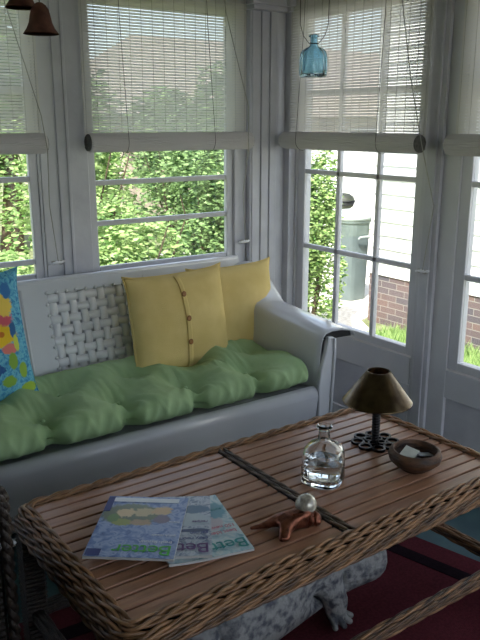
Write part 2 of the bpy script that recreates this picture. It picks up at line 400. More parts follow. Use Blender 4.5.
# ------------------------------------------------------------------ blinds
def blind(P0, P1, n, label, cuts):
    """P0,P1: ends of the roll axis (x,y) at z 1.345; n = direction towards the wall"""
    P0, P1, n = Vector((*P0, 0)), Vector((*P1, 0)), Vector((*n, 0))
    L = (P1-P0).length; u = (P1-P0)/L; zr = 1.345; R = .041
    r = thing('roll_up_blind', (*((P0+P1)/2 + n*.03).xy, 1.30), label, 'blind', 'matchstick roll-up blinds')
    def P(a, t, z): return P0 + u*a + n*t + Vector((0, 0, z))
    b = MB(); z = 1.375; i = 0
    while z < 2.30:
        h = .0101; jit = .0004*math.sin(i*2.1)
        vs = [P(a, t+jit, zz) for a in (0, L) for t in (.030, .0318) for zz in (z, z+h)]
        b.add(vs, [(0, 1, 3, 2), (4, 6, 7, 5), (0, 4, 5, 1), (2, 3, 7, 6), (0, 2, 6, 4), (1, 5, 7, 3)])
        z += .0118; i += 1
    b.build('slat_sheet', slat_m, r)
    b = MB(); k = int(L/.052)
    for i in range(k+1):
        a = .01 + (L-.02)*i/k
        vs = [P(a+da, t, zz) for da in (-.0006, .0006) for t in (.0286, .0298) for zz in (1.37, 2.30)]
        b.add(vs, [(0, 1, 3, 2), (4, 6, 7, 5), (0, 4, 5, 1), (2, 3, 7, 6), (0, 2, 6, 4), (1, 5, 7, 3)])
    b.build('warp_strings', cordw, r)
    # the rolled-up part: ridged cylinder whose ends show the spiral
    n_ = 56; prof = []
    for i in range(n_):
        a = 2*PI*i/n_; rr = R + (.0012 if i % 2 else -.0008)
        prof.append((rr*math.cos(a), rr*math.sin(a)*.95))
    b = MB(); vs = [P(a, t, zr+zz) for a in (0.0, .006, L-.006, L) for (t, zz) in [(q[0]*(1 if 0 < a < L else .93), q[1]*(1 if 0 < a < L else .93)) for q in prof]]
    fs = []
    for j in range(3):
        for i in range(n_): fs.append((j*n_+i, j*n_+(i+1) % n_, (j+1)*n_+(i+1) % n_, (j+1)*n_+i))
    b.add(vs, fs)
    rl = b.build('rolled_slats', roll_m, r, smooth=False)
    for a, s in ((-.0015, -1), (L+.0015, 1)):
        pts = [P(a, (.004+.033*k/70)*math.cos(k*.62), zr+(.004+.033*k/70)*.95*math.sin(k*.62)) for k in range(71)]
        q = MB().tube(pts, .0021, 5)
        c = [P(a-s*.003, .036*math.cos(2*PI*k/24), zr+.035*math.sin(2*PI*k/24)) for k in range(24)]
        q.add(c, [tuple(range(24))]); q.build('roll_end', slat_dark, rl)
    MB().add([P(a, t, zz) for a in (0, L) for t in (-.005, .035) for zz in (2.30, 2.36)], [(0, 1, 3, 2), (4, 6, 7, 5), (0, 4, 5, 1), (2, 3, 7, 6), (0, 2, 6, 4), (1, 5, 7, 3)]).build('head_rail', paint, r, bevel=.003)
    b = MB()
    for a, a2 in cuts:                         # lift cords that loop under the roll
        b.tube([P(a2, -.004, 2.30), P(a2*.5+a*.5, -.012, 1.85), P(a, -.044, 1.37)] + [P(a, -.046*math.cos(t), zr-.046*math.sin(t)) for t in (0, .4, .8, 1.2, 1.57, 2.2)], .0012, 5)
    b.build('lift_cord', cordd, r)
    return r
slat_dark = mat('roll_end_shade', (120, 118, 112), (84, 82, 78), 200, .8)
blind((1.297, 2.92), (2.122, 2.92), (0, 1), 'pale slatted roll-up blind over the window behind the yellow pillows', [(.165, .15), (.60, .57)])
blind((.28, 2.92), (1.112, 2.92), (0, 1), 'pale slatted roll-up blind at the upper left above the tropical pillow', [(.6, .55)])
blind((2.32, 2.905), (2.32, 2.045), (1, 0), 'pale slatted roll-up blind with the blue bottle hanging before it', [(.66, .64), (.14, .15)])
blind((2.32, 1.898), (2.32, 1.04), (1, 0), 'pale slatted roll-up blind cut off at the upper right beside the door post', [(.2, .2)])

# cleats and pull cords
def cleat(c, u, n, top, label, over=None):
    c, u, n = Vector(c), Vector(u), Vector(n)
    r = thing('cord_cleat', c, label, 'cleat', 'metal cord cleats on the posts')
    b = MB()
    b.tube([c - n*.012 - u*.036 + Vector((0, 0, -.005)), c - n*.014 - u*.018, c - n*.013, c - n*.014 + u*.018, c - n*.012 + u*.036 + Vector((0, 0, .005))], [.004, .0065, .008, .0065, .004], 8)
    b.tube([c - u*.010, c - n*.013 - u*.008], .004, 8).tube([c + u*.010, c - n*.013 + u*.008], .004, 8)
    b.build('cleat', weave_m, r, smooth=True)
    b = MB(); w = []
    for k in range(40):
        a = 2*PI*k/10; w.append(c - n*(.014+.003*math.sin(a*.5)) + u*.026*math.sin(a) + Vector((0, 0, .008*math.sin(2*a)*.7+.0008*(k-20)*.2)))
    b.tube(w, .002, 5); b.build('wound_cord', cordm, r)
    pts = [Vector(t) for t in top]
    MB().tube(pts + [c - n*.016 + u*.004 + Vector((0, 0, .004))], .002, 6).build('pull_cord', cordm, r)
    return r
cleat((1.157, 2.998, .848), (1, 0, 0), (0, 1, 0), [(.86, 2.925, 2.30), (.98, 2.905, 1.88), (1.085, 2.868, 1.45), (1.10, 2.865, 1.32), (1.118, 2.93, 1.1)], 'metal cleat with wound cord on the post left of the middle window')
cleat((2.128, 2.983, .855), (1, 0, 0), (0, 1, 0), [(1.93, 2.93, 2.30), (1.985, 2.915, 1.9), (2.075, 2.868, 1.5), (2.078, 2.868, 1.31), (2.09, 2.93, 1.1)], 'metal cleat with wound cord beside the corner column')
cleat((2.38, 2.032, .828), (0, -1, 0), (1, 0, 0), [(2.318, 2.26, 2.30), (2.315, 2.20, 2.0), (2.305, 2.10, 1.6), (2.30, 2.02, 1.35), (2.37, 1.995, 1.1)], 'metal cleat with wound cord on the post between the doors')

# ------------------------------------------------------------------ rug
def rugq(o, z, m_name): pass
R_ = [(.10, .35), (1.74, .35), (1.965, 1.30), (1.80, 1.78), (.30, 1.95)]
b = MB().prism([(.05, .3), (2.09, .55), (1.79, 1.80), (.05, 1.92)], 2, 0.0, .010)
rug = thing('area_rug', (1.0, 1.1, 0), 'dark crimson rug with a black border line under the coffee table', 'rug')
b.build('rug_field', crimson, rug)
def inset(poly, d):
    c = sum((Vector(p) for p in poly), Vector((0, 0)))/len(poly); out = []
    n = len(poly)
    for i in range(n):
        p = Vector(poly[i]); e1 = (Vector(poly[i])-Vector(poly[i-1])).normalized(); e2 = (Vector(poly[(i+1) % n])-p).normalized()
        n1 = Vector((-e1.y, e1.x)); n2 = Vector((-e2.y, e2.x)); bis = (n1+n2).normalized(); out.append(p + bis*d/max(.3, bis.dot(n1)))
    return out
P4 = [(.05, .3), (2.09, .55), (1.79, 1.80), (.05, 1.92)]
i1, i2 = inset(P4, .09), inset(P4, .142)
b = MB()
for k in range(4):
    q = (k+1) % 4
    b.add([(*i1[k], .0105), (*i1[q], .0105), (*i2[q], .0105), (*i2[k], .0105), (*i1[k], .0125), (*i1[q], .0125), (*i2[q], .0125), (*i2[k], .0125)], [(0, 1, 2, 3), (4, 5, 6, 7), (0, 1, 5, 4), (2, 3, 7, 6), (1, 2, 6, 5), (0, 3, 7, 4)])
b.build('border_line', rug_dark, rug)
FZ = .0125
glint_m = mat('glint_white', (236, 236, 240), None, 3, .2, coat=.5)

# ------------------------------------------------------------------ glider (white metal porch sofa)
GX0, GX1 = .37, 1.95
gl = thing('porch_glider', (1.2, 2.5, 0), 'white enamelled metal porch glider with woven back panels and rolled arms', 'sofa')
# back: sheet leaning from the seat to the top, three woven windows
def back_y(z): return 2.70 + (z-.35)*.32
def BP(x, z, t=0): return Vector((x, back_y(z)+t, z))
b = MB()
zs0, zs1 = .30, .755
pan = [(.49, .83), (1.04, 1.38), (1.59, 1.93)]
def slab(x0, x1, z0, z1, t0=-.006, t1=.006):
    b.add([BP(x, z, t) for x in (x0, x1) for t in (t0, t1) for z in (z0, z1)], [(0, 1, 3, 2), (4, 6, 7, 5), (0, 4, 5, 1), (2, 3, 7, 6), (0, 2, 6, 4), (1, 5, 7, 3)])
xs = [GX0] + sum([[a, c] for a, c in pan], []) + [2.0]
slab(GX0, 2.0, zs1, .80); slab(GX0, 2.0, .22, zs0)
for i in range(0, len(xs), 2): slab(xs[i], xs[i+1], zs0, zs1)
b.build('back_frame', enamel, gl)
b = MB()                                       # rolled top edge
b.tube([BP(GX0-.01, .80, .012), BP(2.0, .80, .012)], .016, 12); 
b.build('top_roll', enamel, gl, smooth=True)
for x in (.935, 1.485): MB().tube([BP(x, .27, -.004), BP(x, .78, -.004)], .006, 8).build('pressed_seam', enamel, gl, smooth=True)
for a, c in pan:
    b = MB(); nx, nz = 8, 11; dx = (c-a)/nx; dz = (zs1-zs0)/nz
    for j in range(nz):                        # horizontal straps weave in and out
        z = zs0 + (j+.5)*dz; hw = dz*.37; N = nx*6
        F = lambda u, v, z=z, hw=hw, j=j: BP(a+u*(c-a), z+(v-.5)*2*hw, -.0032*math.sin(PI*(u*nx+j)) - .001)
        b.grid(F, N, 1)
    for i in range(nx):
        x = a + (i+.5)*dx; hw = dx*.37; N = nz*6
        F = lambda u, v, x=x, hw=hw, i=i: BP(x+(v-.5)*2*hw, zs0+u*(zs1-zs0), .0032*math.sin(PI*(u*nz+i)) - .001)
        b.grid(F, N, 1)
    w = b.build('woven_panel', weave_m, gl, smooth=True, solid=.0015)
    q = MB().lathe([(.0078, 0), (.0072, .003), (.005, .005), (0, .006)], (0, 0, 0), 8); q.v = [tuple(Matrix.Rotation(math.radians(90), 4, 'X') @ Vector(v)) for v in q.v]
    spots = [(a+i*dx, zs1+.004) for i in range(nx+1)] + [(e, zs0+j*dz) for j in range(nz) for e in (a-.004, c+.004)]  # domed white dots stand for spots of light along the panel edges
    rv0 = None
    for x, z in spots:
        if rv0 is None: rv0 = q.build('glint_dot', glint_m, None, smooth=True); rv = rv0
        else: rv = rv0.copy(); COL.objects.link(rv)
        rv.parent = w; rv.location = BP(x, z, -.007) - OFF[gl.name]
# seat pan and front apron as one bent sheet
prof = [(2.74, .33), (2.5, .335), (2.30, .345), (2.215, .358), (2.19, .366), (2.175, .362), (2.163, .35), (2.158, .33), (2.165, .27), (2.175, .20), (2.182, .13), (2.20, .125)]
b = MB(); vs = [(x, y, z) for x in (GX0, 1.922) for (y, z) in prof]; n = len(prof)
b.add(vs, [(i, i+1, n+i+1, n+i) for i in range(n-1)])
b.build('seat_pan', enamel, gl, smooth=True, solid=.005)
# arms: sheet rising from the seat, rolled over outward at the top
def arm(side):
    X = (lambda x: x) if side > 0 else (lambda x: 2*1.16-x)
    def sec(y, s):
        # s 0..1 from front to back; section runs inner bottom -> top -> rolled lip
        zt = .592 + .05*s + .14*max(0, s-.72)/.28
        xi = 1.955
        pts = [(1.932, .13), (1.930, .30), (1.935, .40), (1.944, .49), (xi-.004, zt-.040), (xi+.003, zt-.018), (xi+.016, zt-.004), (xi+.05, zt+.002), (xi+.10, zt), (xi+.150, zt-.010), (xi+.172, zt-.020), (xi+.178, zt-.036)]
        return [(X(px), y, pz) for px, pz in pts]
    b = MB(); N = 18; R = []
    for i in range(N+1):
        s = i/N; y = 2.175 + s*.66
        R += sec(y, s)
    k = 12; fs = []
    for i in range(N):
        for j in range(k-1): fs.append((i*k+j, i*k+j+1, (i+1)*k+j+1, (i+1)*k+j))
    b.add(R, fs); o = b.build('arm', enamel, gl, smooth=True, solid=.004)
    # front facing of the arm: narrow at the top, wider at seat height
    poly = [(1.927, .11), (1.927, .20), (1.926, .376), (1.935, .44), (1.957, .513), (1.970, .578), (2.002, .575), (2.009, .504), (2.005, .337), (1.995, .11)]
    b = MB().prism([(X(p[0]), p[1]) for p in poly], 1, 2.155, 2.178); b.build('arm_front', enamel, o, bevel=.006)
    b = MB().tube([(X(1.998), 2.152, .57), (X(2.0), 2.150, .50), (X(1.992), 2.150, .34), (X(1.982), 2.150, .12)], .007, 8); b.build('front_bead', enamel, o, smooth=True)
    b = MB().box(*sorted((X(1.99), X(2.02))), 2.18, 2.80, .12, .56); b.build('outer_side', enamel, o, bevel=.004)
    b = MB().prism([(X(1.965), .592-.03), (X(2.0), .588), (X(2.06), .588), (X(2.12), .574), (X(2.127), .552), (X(2.06), .555), (X(2.0), .553)], 1, 2.19, 2.30); b.build('arm_hollow_shade', black_m, o)  # black filler stands for the shade inside the rolled arm
    return o
arm(1); arm(-1)
b = MB()                                       # sled base
for x in (.5, 1.82):
    b.tube([(x, 2.24, .0), (x, 2.24, .03), (x, 2.24, .2), (x, 2.72, .2), (x, 2.72, .03), (x, 2.72, 0)], .014, 8)
    b.box(x-.03, x+.03, 2.2, 2.76, .18, .24)
b.tube([(.5, 2.24, .06), (1.82, 2.24, .06)], .014, 8).tube([(.5, 2.72, .06), (1.82, 2.72, .06)], .014, 8)
b.build('base_frame', enamel, gl, smooth=False)

# ------------------------------------------------------------------ green tufted seat cushion
cx0, cx1, cy0, cy1, cz0 = .385, 1.925, 2.172, 2.70, .362
tufts = [(x, y) for k, y in enumerate((2.305, 2.50)) for x in [(.52+.14*(k % 2)) + .285*i for i in range(6)] if x < 1.86]
rim_x = [.52+.285*i for i in range(6)]
def cush(u, v):
    # u along X, v around the section
    x = cx0 + u*(cx1-cx0); a = 2*PI*v
    e = .32
    ca, sa = math.cos(a), math.sin(a)
    hy = (cy1-cy0)/2; hz = .062
    fall = min(1, (1-abs(2*u-1)**10))**.5
    yy = math.copysign(abs(ca)**.55, ca)*hy; zz = math.copysign(abs(sa)**.75, sa)*hz
    y = (cy0+cy1)/2 + yy*(0.90+.1*fall); z = cz0 + .060 + zz*(.25+.75*fall)
    top = max(0, sa)
    d = min(math.hypot((x-tx), (y-ty)) for tx, ty in tufts)
    tx, ty = min(tufts, key=lambda t: math.hypot(x-t[0], y-t[1]))
    ang = math.atan2(y-ty, x-tx)
    puff = 1-math.exp(-(d/.085)**1.25)
    wr = (1-2*abs(math.sin(ang*5.5 + x*11))**.7) * math.exp(-(d/.12)**2) * .0085 + .0045*(1-2*abs(math.sin(ang*9+3*x)))*math.exp(-(d/.17)**2)
    z += top*(-.088*(1-puff) + wr*puff*1.3 + .026)
    gx = min(abs(x-rx-.012*math.sin(40*y)) for rx in rim_x)
    z -= top*.042*math.exp(-(gx/.020)**2)*(1/(1+math.exp((y-2.31)/.012)))
    front = max(0, -ca)**2
    # creases on the front roll
    cr = min(abs(x-rx-.02*math.sin(9*z)) for rx in rim_x)
    pinch = math.exp(-(cr/.032)**2)
    y += front*(.055*pinch - .012 + .010*(abs(math.sin(x*34+z*14))**.6-.6) + .006*(abs(math.sin(x*71-z*25))-.6))
    z += -.014*pinch*front*(1 if sa > 0 else 0)
    if sa < 0: y += .010*(-sa)**1.0*front**.25*(1 if ca < 0 else 0)
    z += .004*math.sin(x*37+y*29)*top + .006*math.sin(x*13-y*8)*top
    return Vector((x, y, z))
b = MB().grid(cush, 260, 80, wrapv=True)
w = 80; b.f.append(tuple(range(w))); b.m.append(0); b.f.append(tuple(260*w+j for j in range(w))); b.m.append(0)
gc = thing('seat_cushion', (1.15, 2.43, cz0), 'long sage green tufted cushion on the glider seat', 'cushion')
b.build('cushion_body', green_fab, gc, smooth=True)
for tx, ty in tufts: MB().lathe([(0, 0), (.008, .002), (.009, .005), (.006, .009), (0, .011)], (tx, ty, cz0+.064+.062-.053), 12).build('tuft_tie', green_fab, gc, smooth=True)

# ------------------------------------------------------------------ throw pillows
def pillow_mesh(w, h, t, seed=0, n=40, sag=.0):
    def F(sgn):
        def G(u, v):
            a, c = 2*u-1, 2*v-1
            ear = 1+.05*(abs(a)*abs(c))**8
            px = ear*w/2*a*(1-.035*(1-c*c)*abs(a)**3) ; pz = ear*h/2*c*(1-.035*(1-a*a)*abs(c)**3)
            th = t/2*max(0, (1-a*a))**.5*max(0, (1-c*c))**.5*(1+.18*a*a+.18*c*c)
            th += .0025*math.sin(a*4+seed+c*5)*(1-a*a)*(1-c*c) + .0022*math.sin(c*11-seed*2+a*5)*(abs(a)**2)*(1-a*a)*(1-c*c)*4
            pz -= sag*(1-c)*.5*(1-a*a)
            return Vector((px, -sgn*th, pz))
        return G
    return F
def pillow(name, loc, rot, w, h, t, mt, label, seed, group=None, buttons=None, grp=None):
    r = thing(name, (0, 0, 0), label, 'pillow', group)
    F = pillow_mesh(w, h, t, seed)
    b = MB().grid(F(1), 44, 44).grid(F(-1), 44, 44)
    o = b.build('pillow_body', mt, r, smooth=True)
    bm = bmesh.new(); bm.from_mesh(o.data); bmesh.ops.remove_doubles(bm, verts=bm.verts, dist=.0012); bmesh.ops.recalc_face_normals(bm, faces=bm.faces); bm.to_mesh(o.data); bm.free()
    # seam welt around the edge
    pts = []
    f = F(1)
    for k in range(40): pts.append(f(k/40, 0))
    for k in range(40): pts.append(f(1, k/40))
    for k in range(40): pts.append(f(1-k/40, 1))
    for k in range(40): pts.append(f(0, 1-k/40))
    MB().tube(pts, .0032, 6, closed=True).build('seam_welt', mt, r, smooth=True)
    if buttons:
        ux, zsb = buttons
        b = MB()
        G = lambda u, v: f(ux+(u-.5)*.045, .02+v*.96) + Vector((0, -.0025, 0))
        b.grid(G, 4, 40); b.build('button_placket', mt, r, smooth=True, solid=.003)
        for v in zsb:
            p = f(ux, v) + Vector((0, -.004, 0))
            q = MB().lathe([(0, 0), (.0105, 0), (.012, .003), (.010, .005), (.004, .004), (0, .004)], (0, 0, 0), 16)
            T = Matrix.Translation(p) @ Matrix.Rotation(math.radians(90), 4, 'X'); q.v = [tuple(T @ Vector(v_)) for v_ in q.v]
            q.build('button', button_m, r, smooth=True)
    r.location = loc; r.rotation_euler = [math.radians(a) for a in rot]
    return r
pillow('throw_pillow', (1.530, 2.600, .602), (-10, .5, 7), .49, .445, .165, yellow_fab, 'square yellow pillow with three buttons, in front of the other', 1, 'yellow buttoned pillows on the glider', (.465, (.80, .57, .35)))
pillow('throw_pillow', (1.882, 2.712, .584), (-8, 0, 3), .46, .43, .15, yellow_fab, 'yellow pillow half hidden behind the front one, next to the arm', 5, 'yellow buttoned pillows on the glider', (.20, (.80, .57, .35)))

def tropic():
    m = cover_mat('tropical_print', [(40, 96, 150), (70, 150, 196), (120, 196, 214), (60, 130, 176)], [
        (.10, .14, .05, .045, (232, 200, 60), .9), (.15, .07, .04, .03, (214, 96, 110), .9), (.17, .12, .03, .04, (240, 206, 90), .9),
        (.12, .015, .075, .04, (236, 196, 40), .5), (.07, .045, .03, .03, (206, 70, 96), .8), (.16, -.035, .03, .018, (226, 130, 120), .7),
        (.165, -.08, .018, .03, (136, 176, 70), .5), (.20, -.12, .016, .03, (150, 186, 70), .5), (.14, -.15, .028, .02, (136, 176, 70), .6),
        (.215, -.19, .035, .022, (160, 190, 66), .6), (-.02, .1, .05, .05, (226, 150, 60), .8), (-.1, -.05, .07, .05, (236, 190, 60), .7), (.0, -.12, .03, .03, (220, 90, 110), .8), (-.05, .19, .07, .03, (140, 180, 80), .8), (.12, .09, .012, .02, (226, 130, 60), .6), (.14, .02, .012, .010, (206, 120, 40), .5), (.185, .03, .012, .03, (50, 100, 150), .7), (.09, -.10, .04, .02, (40, 90, 150), 1.2), (.19, .17, .02, .03, (60, 120, 180), .8), (.19, -.02, .010, .03, (210, 220, 90), .6)], 48)
    return m
def fix_coords(m):                              # print lies in the pillow's own X-Z plane
    n = m.node_tree.nodes; l = m.node_tree.links
    tc = [x for x in n if x.type == 'TEX_COORD'][0]
    sp = n.new('ShaderNodeSeparateXYZ'); cb = n.new('ShaderNodeCombineXYZ')
    dst = [k.to_socket for k in l if k.from_node == tc]
    l.new(tc.outputs['Object'], sp.inputs[0]); l.new(sp.outputs['X'], cb.inputs['X']); l.new(sp.outputs['Z'], cb.inputs['Y'])
    for s in dst: l.new(cb.outputs[0], s)
    [x for x in n if x.type == 'BSDF_PRINCIPLED'][0].inputs['Roughness'].default_value = .85
    return m
tp = fix_coords(tropic())
pillow('throw_pillow', (.615, 2.57, .665), (-12, -2, 3), .50, .47, .15, tp, 'blue tropical print pillow with yellow and pink flowers', 9)

# ------------------------------------------------------------------ coffee table
tb = thing('coffee_table', (1.15, 1.42, 0), 'wicker edged coffee table with reddish slatted wood top', 'table')
TZ = .46
tx0, tx1, ty0, ty1 = .556, 1.742, 1.155, 1.722
planks = MB(); ys = ty0; pw = .0436
ny = 13; pw = (ty1-ty0)/ny
for half in ((tx0, 1.131), (1.168, tx1)):
    for i in range(ny):
        y = ty0 + i*pw
        planks.box(half[0], half[1], y+.0036, y+pw-.0036, TZ-.014, TZ)
planks.build('slatted_top', plank_m, tb, bevel=.0022)
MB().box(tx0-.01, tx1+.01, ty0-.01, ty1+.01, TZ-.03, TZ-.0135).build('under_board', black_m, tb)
def rope(path, R, pitch, r, b, closed=True, nstr=2, ph0=0, spp=9):
    """twisted strands that follow a path of points"""
    path = [Vector(p) for p in path]
    if closed: path = path + [path[0]]
    seg = [(path[i+1]-path[i]).length for i in range(len(path)-1)]; L = sum(seg)
    if closed: pitch = L/round(L/pitch)
    n = int(L/pitch*spp)
    for s in range(nstr):
        pts = []
        for k in range(n if closed else n+1):
            d = L*k/n; i = 0
            while i < len(seg)-1 and d > seg[i]: d -= seg[i]; i += 1
            t = (path[i+1]-path[i]).normalized(); p = path[i] + t*d
            x = t.cross(Vector((0, 0, 1))) if abs(t.z) < .9 else Vector((1, 0, 0)); x.normalize(); y = x.cross(t)
            a = 2*PI*(L*k/n)/pitch + 2*PI*s/nstr + ph0
            pts.append(p + x*R*math.cos(a) + y*R*math.sin(a))
        b.tube(pts, r, 6, closed=closed)
def rrect(x0, x1, y0, y1, z, rad, n=5):
    p = []
    for cx, cy, a in ((x1-rad, y1-rad, 0), (x0+rad, y1-rad, PI/2), (x0+rad, y0+rad, PI), (x1-rad, y0+rad, 1.5*PI)):
        p += [(q[0], q[1], z) for q in arc(cx, cy, rad, a, a+PI/2, n)]
    return p
b = MB(); k = 0
# near side is deeper than the others
for (o, z) in ((.007, TZ+.003), (.0215, TZ+.001), (.035, TZ-.008), (.043, TZ-.021)):
    rope(rrect(tx0-o, tx1+o*.92, ty0-o*1.0, ty1+o*.85, z, .012+o), .0048, .12, .0047, b, ph0=k*1.3, nstr=2, spp=12); k += 1
for (y, z) in ((.044, TZ-.012), (.052, TZ-.022), (.055, TZ-.034)):
    rope([(tx0-.03, ty0-y, z), (tx1+.03, ty0-y, z)], .0042, .15, .0042, b, closed=False, ph0=k*1.7, nstr=3, spp=12); k += 1
for (x, z) in ((-.047, TZ-.036), (-.046, TZ-.05)):
    rope([(tx0+x, ty0-.05, z), (tx0+x, ty1+.03, z)], .0042, .13, .0042, b, closed=False, ph0=k, nstr=2); k += 1
for (x, z) in ((.042, TZ-.036), (.042, TZ-.05)):
    rope([(tx1+x, ty0-.05, z), (tx1+x, ty1+.03, z)], .0042, .13, .0042, b, closed=False, ph0=k, nstr=2); k += 1
b.build('woven_rim', wick, tb, smooth=True)
b = MB()
MB().box(tx0-.041, tx1+.036, ty0-.046, ty1+.03, TZ-.046, TZ-.024).build('rim_core', wick_d, tb, bevel=.01)
rope([(1.141, ty0+.0, TZ+.001), (1.141, ty1, TZ+.001)], .003, .11, .0042, b, closed=False)
rope([(1.158, ty0+.0, TZ+.001), (1.158, ty1, TZ+.001)], .003, .11, .0042, b, closed=False, ph0=1)
b.build('centre_braid', wick_k, tb, smooth=True)
lx = (.545, 1.745); ly = (1.125, 1.725)
for x in lx:
    for y in ly:
        b = MB().box(x-.024, x+.024, y-.024, y+.024, FZ, TZ-.06)
        for i in range(30):
            z = FZ+.006 + i*.0128
            b.tube([(x+sx*.027, y+sy*.027, z) for sx, sy in ((-1, -1), (1, -1), (1, 1), (-1, 1))], .0062, 5, closed=True)
        b.build('leg', wick_d if x < 1 else wick, tb, smooth=False)  # left legs get darker wicker, their shade put into the colour
def stretcher(a, c, mt):
    b = MB(); a, c = Vector(a), Vector(c); d = (c-a).normalized(); sd_ = d.cross(Vector((0, 0, 1)))
    k = 0
    b.tube([a, c], .012, 8)
    for o, z in ((-.011, -.010), (-.014, .0), (-.011, .010), (0, .014), (.011, .010), (.014, 0), (.011, -.010), (0, -.013)):
        rope([a+sd_*o+Vector((0, 0, z)), c+sd_*o+Vector((0, 0, z))], .0030, .16, .0042, b, closed=False, ph0=k); k += 1.3
    b.build('stretcher', mt, tb, smooth=True)
stretcher((lx[0], ly[0]-.0, .15), (lx[1]+.02, ly[0]-.0, .15), wick)
stretcher((lx[0], ly[1], .15), (lx[1], ly[1], .15), wick_d)  # far and left stretchers likewise carry their shade in the darker wicker
stretcher((lx[1]+.022, ly[0], .155), (lx[1]+.022, ly[1], .155), wick)
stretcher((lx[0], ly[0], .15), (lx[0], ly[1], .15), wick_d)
TOP = TZ+.0005

# ------------------------------------------------------------------ dark wicker armchair, only its arm reaches into the picture
ch = thing('wicker_armchair', (0, 0, 0), 'very dark wicker armchair cut off at the lower left corner', 'chair')
b = MB()
def wrap(b, x0, x1, y0, y1, z0, z1, st=.016):
    b.box(x0, x1, y0, y1, z0, z1); z = z0+.008
    while z < z1:
        b.tube([(x0-.002, y0-.002, z), (x1+.002, y0-.002, z), (x1+.002, y1+.002, z), (x0-.002, y1+.002, z)], .007, 5, closed=True); z += st
def arm_panel(y0, y1):
    b = MB(); wrap(b, -.56, 0, y0, y1, .10, .58, .018)
    o = b.build('armrest', wick_d, ch)
    q = MB()
    for dz, dy in ((0, -.02), (.012, 0), (0, .02)): rope([(-.56, (y0+y1)/2+dy, .60+dz), (.0, (y0+y1)/2+dy, .60+dz), (.02, (y0+y1)/2+dy, .57+dz), (.02, (y0+y1)/2+dy, .12)], .005, .06, .009, q, closed=False)
    q.build('arm_braid', wick_d, o, smooth=True)
arm_panel(-.05, 0.0); arm_panel(-.68, -.63)
b = MB(); wrap(b, -.52, -.01, -.63, -.05, .30, .36); b.build('seat', wick_d, ch)
b = MB(); wrap(b, -.60, -.56, -.68, 0, .10, .92, .018); b.build('backrest', wick_d, ch)
for x in (-.57, -.03):
    for y in (-.65, -.04): MB().tube([(x, y, 0), (x, y, .12)], .022, 8).build('leg', wick_d, ch)
ch.location = (.432, 1.60, .0130); ch.rotation_euler = (0, 0, math.radians(-20))

# ------------------------------------------------------------------ magazines
def magazine(cx, cy, z, ang, mt, label, titles, w=.205, h=.275, t=.006, curl=0.0, mats=None):
    r = thing('magazine', (0, 0, 0), label, 'magazine', 'fanned magazines on the coffee table')
    F = lambda zz: (lambda u, v: Vector(((u-.5)*w, (v-.5)*h, zz + curl*(max(0, u-.55)**2)*(1-.3*v)*4 + curl*.6*max(0, .25-v)*u)))
    b = MB(); n = 14
    f0, f1 = F(0), F(t)
    b.grid(f0, n, n).grid(f1, n, n)
    for k in range(n):
        for (p, q) in (((k/n, 0), ((k+1)/n, 0)), ((k/n, 1), ((k+1)/n, 1)), ((0, k/n), (0, (k+1)/n)), ((1, k/n), (1, (k+1)/n))):
            b.add([f0(*p), f0(*q), f1(*q), f1(*p)], [(0, 1, 2, 3)])
    b.build('page_block', pages, r)
    b = MB().grid(F(t+.0006), n, n); cv = b.build('front_cover', mt, r, smooth=True, fix=False)
    for (txt, x, y, size, cm) in titles:
        c = bpy.data.curves.new('masthead', 'FONT'); c.body = txt; c.size = size; c.align_x = 'LEFT'; c.extrude = .0002; c.space_character = .95; c.offset = .0001
        c.materials.append(cm); o = bpy.data.objects.new('masthead', c); COL.objects.link(o); bpy.context.view_layer.update()
        me = bpy.data.meshes.new_from_object(o.evaluated_get(bpy.context.evaluated_depsgraph_get())); bpy.data.objects.remove(o)
        o = bpy.data.objects.new('masthead', me); COL.objects.link(o); o.parent = cv
        o.location = (x, y, t+.0016 + (.004*curl/.01 if curl else 0)); OFF[o.name] = Vector((0, 0, 0))
    r.location = (cx, cy, z); r.rotation_euler = (0, 0, math.radians(ang))
    return r
ink = lambda nm, c: mat(nm, c, c, 10, .35)
g_ink, p_ink, t_ink, n_ink, r_ink = ink('green_ink', (70, 170, 60)), ink('purple_ink', (88, 50, 110)), ink('teal_ink', (20, 130, 130)), ink('navy_ink', (40, 54, 120)), ink('pink_ink', (190, 100, 120))
w_ink = ink('white_ink', (226, 230, 236))
cov1 = cover_mat('blue_food_cover', [(70, 92, 150), (110, 134, 186), (160, 176, 210), (90, 112, 170)], [
    (.03, -.05, .075, .05, (110, 120, 96), .5), (.045, -.055, .024, .02, (214, 190, 150), 1.3), (.0, -.06, .026, .02, (196, 180, 140), 1.3), (-.045, -.07, .024, .022, (206, 176, 132), 1.3), (.045, -.012, .022, .016, (150, 156, 84), 1.3), (.0, -.012, .028, .014, (176, 150, 120), 1.3), (-.05, -.03, .02, .02, (120, 110, 130), .7), (.07, -.03, .014, .02, (110, 140, 80), .7)], 42)
cov2 = cover_mat('grey_blue_cover', [(70, 84, 116), (146, 160, 180), (196, 202, 212), (104, 120, 150), (170, 180, 190)], [(-.05, -.02, .06, .03, (176, 190, 200), .6), (-.06, .03, .04, .008, (60, 74, 110), .4), (-.06, -.07, .04, .02, (90, 120, 150), .6)], 45)
cov3 = cover_mat('aqua_cover', [(110, 150, 170), (166, 196, 206), (206, 216, 218), (140, 176, 190)], [(-.04, .0, .035, .03, (196, 190, 200), .8), (-.07, -.06, .03, .04, (110, 160, 180), .8)], 40)
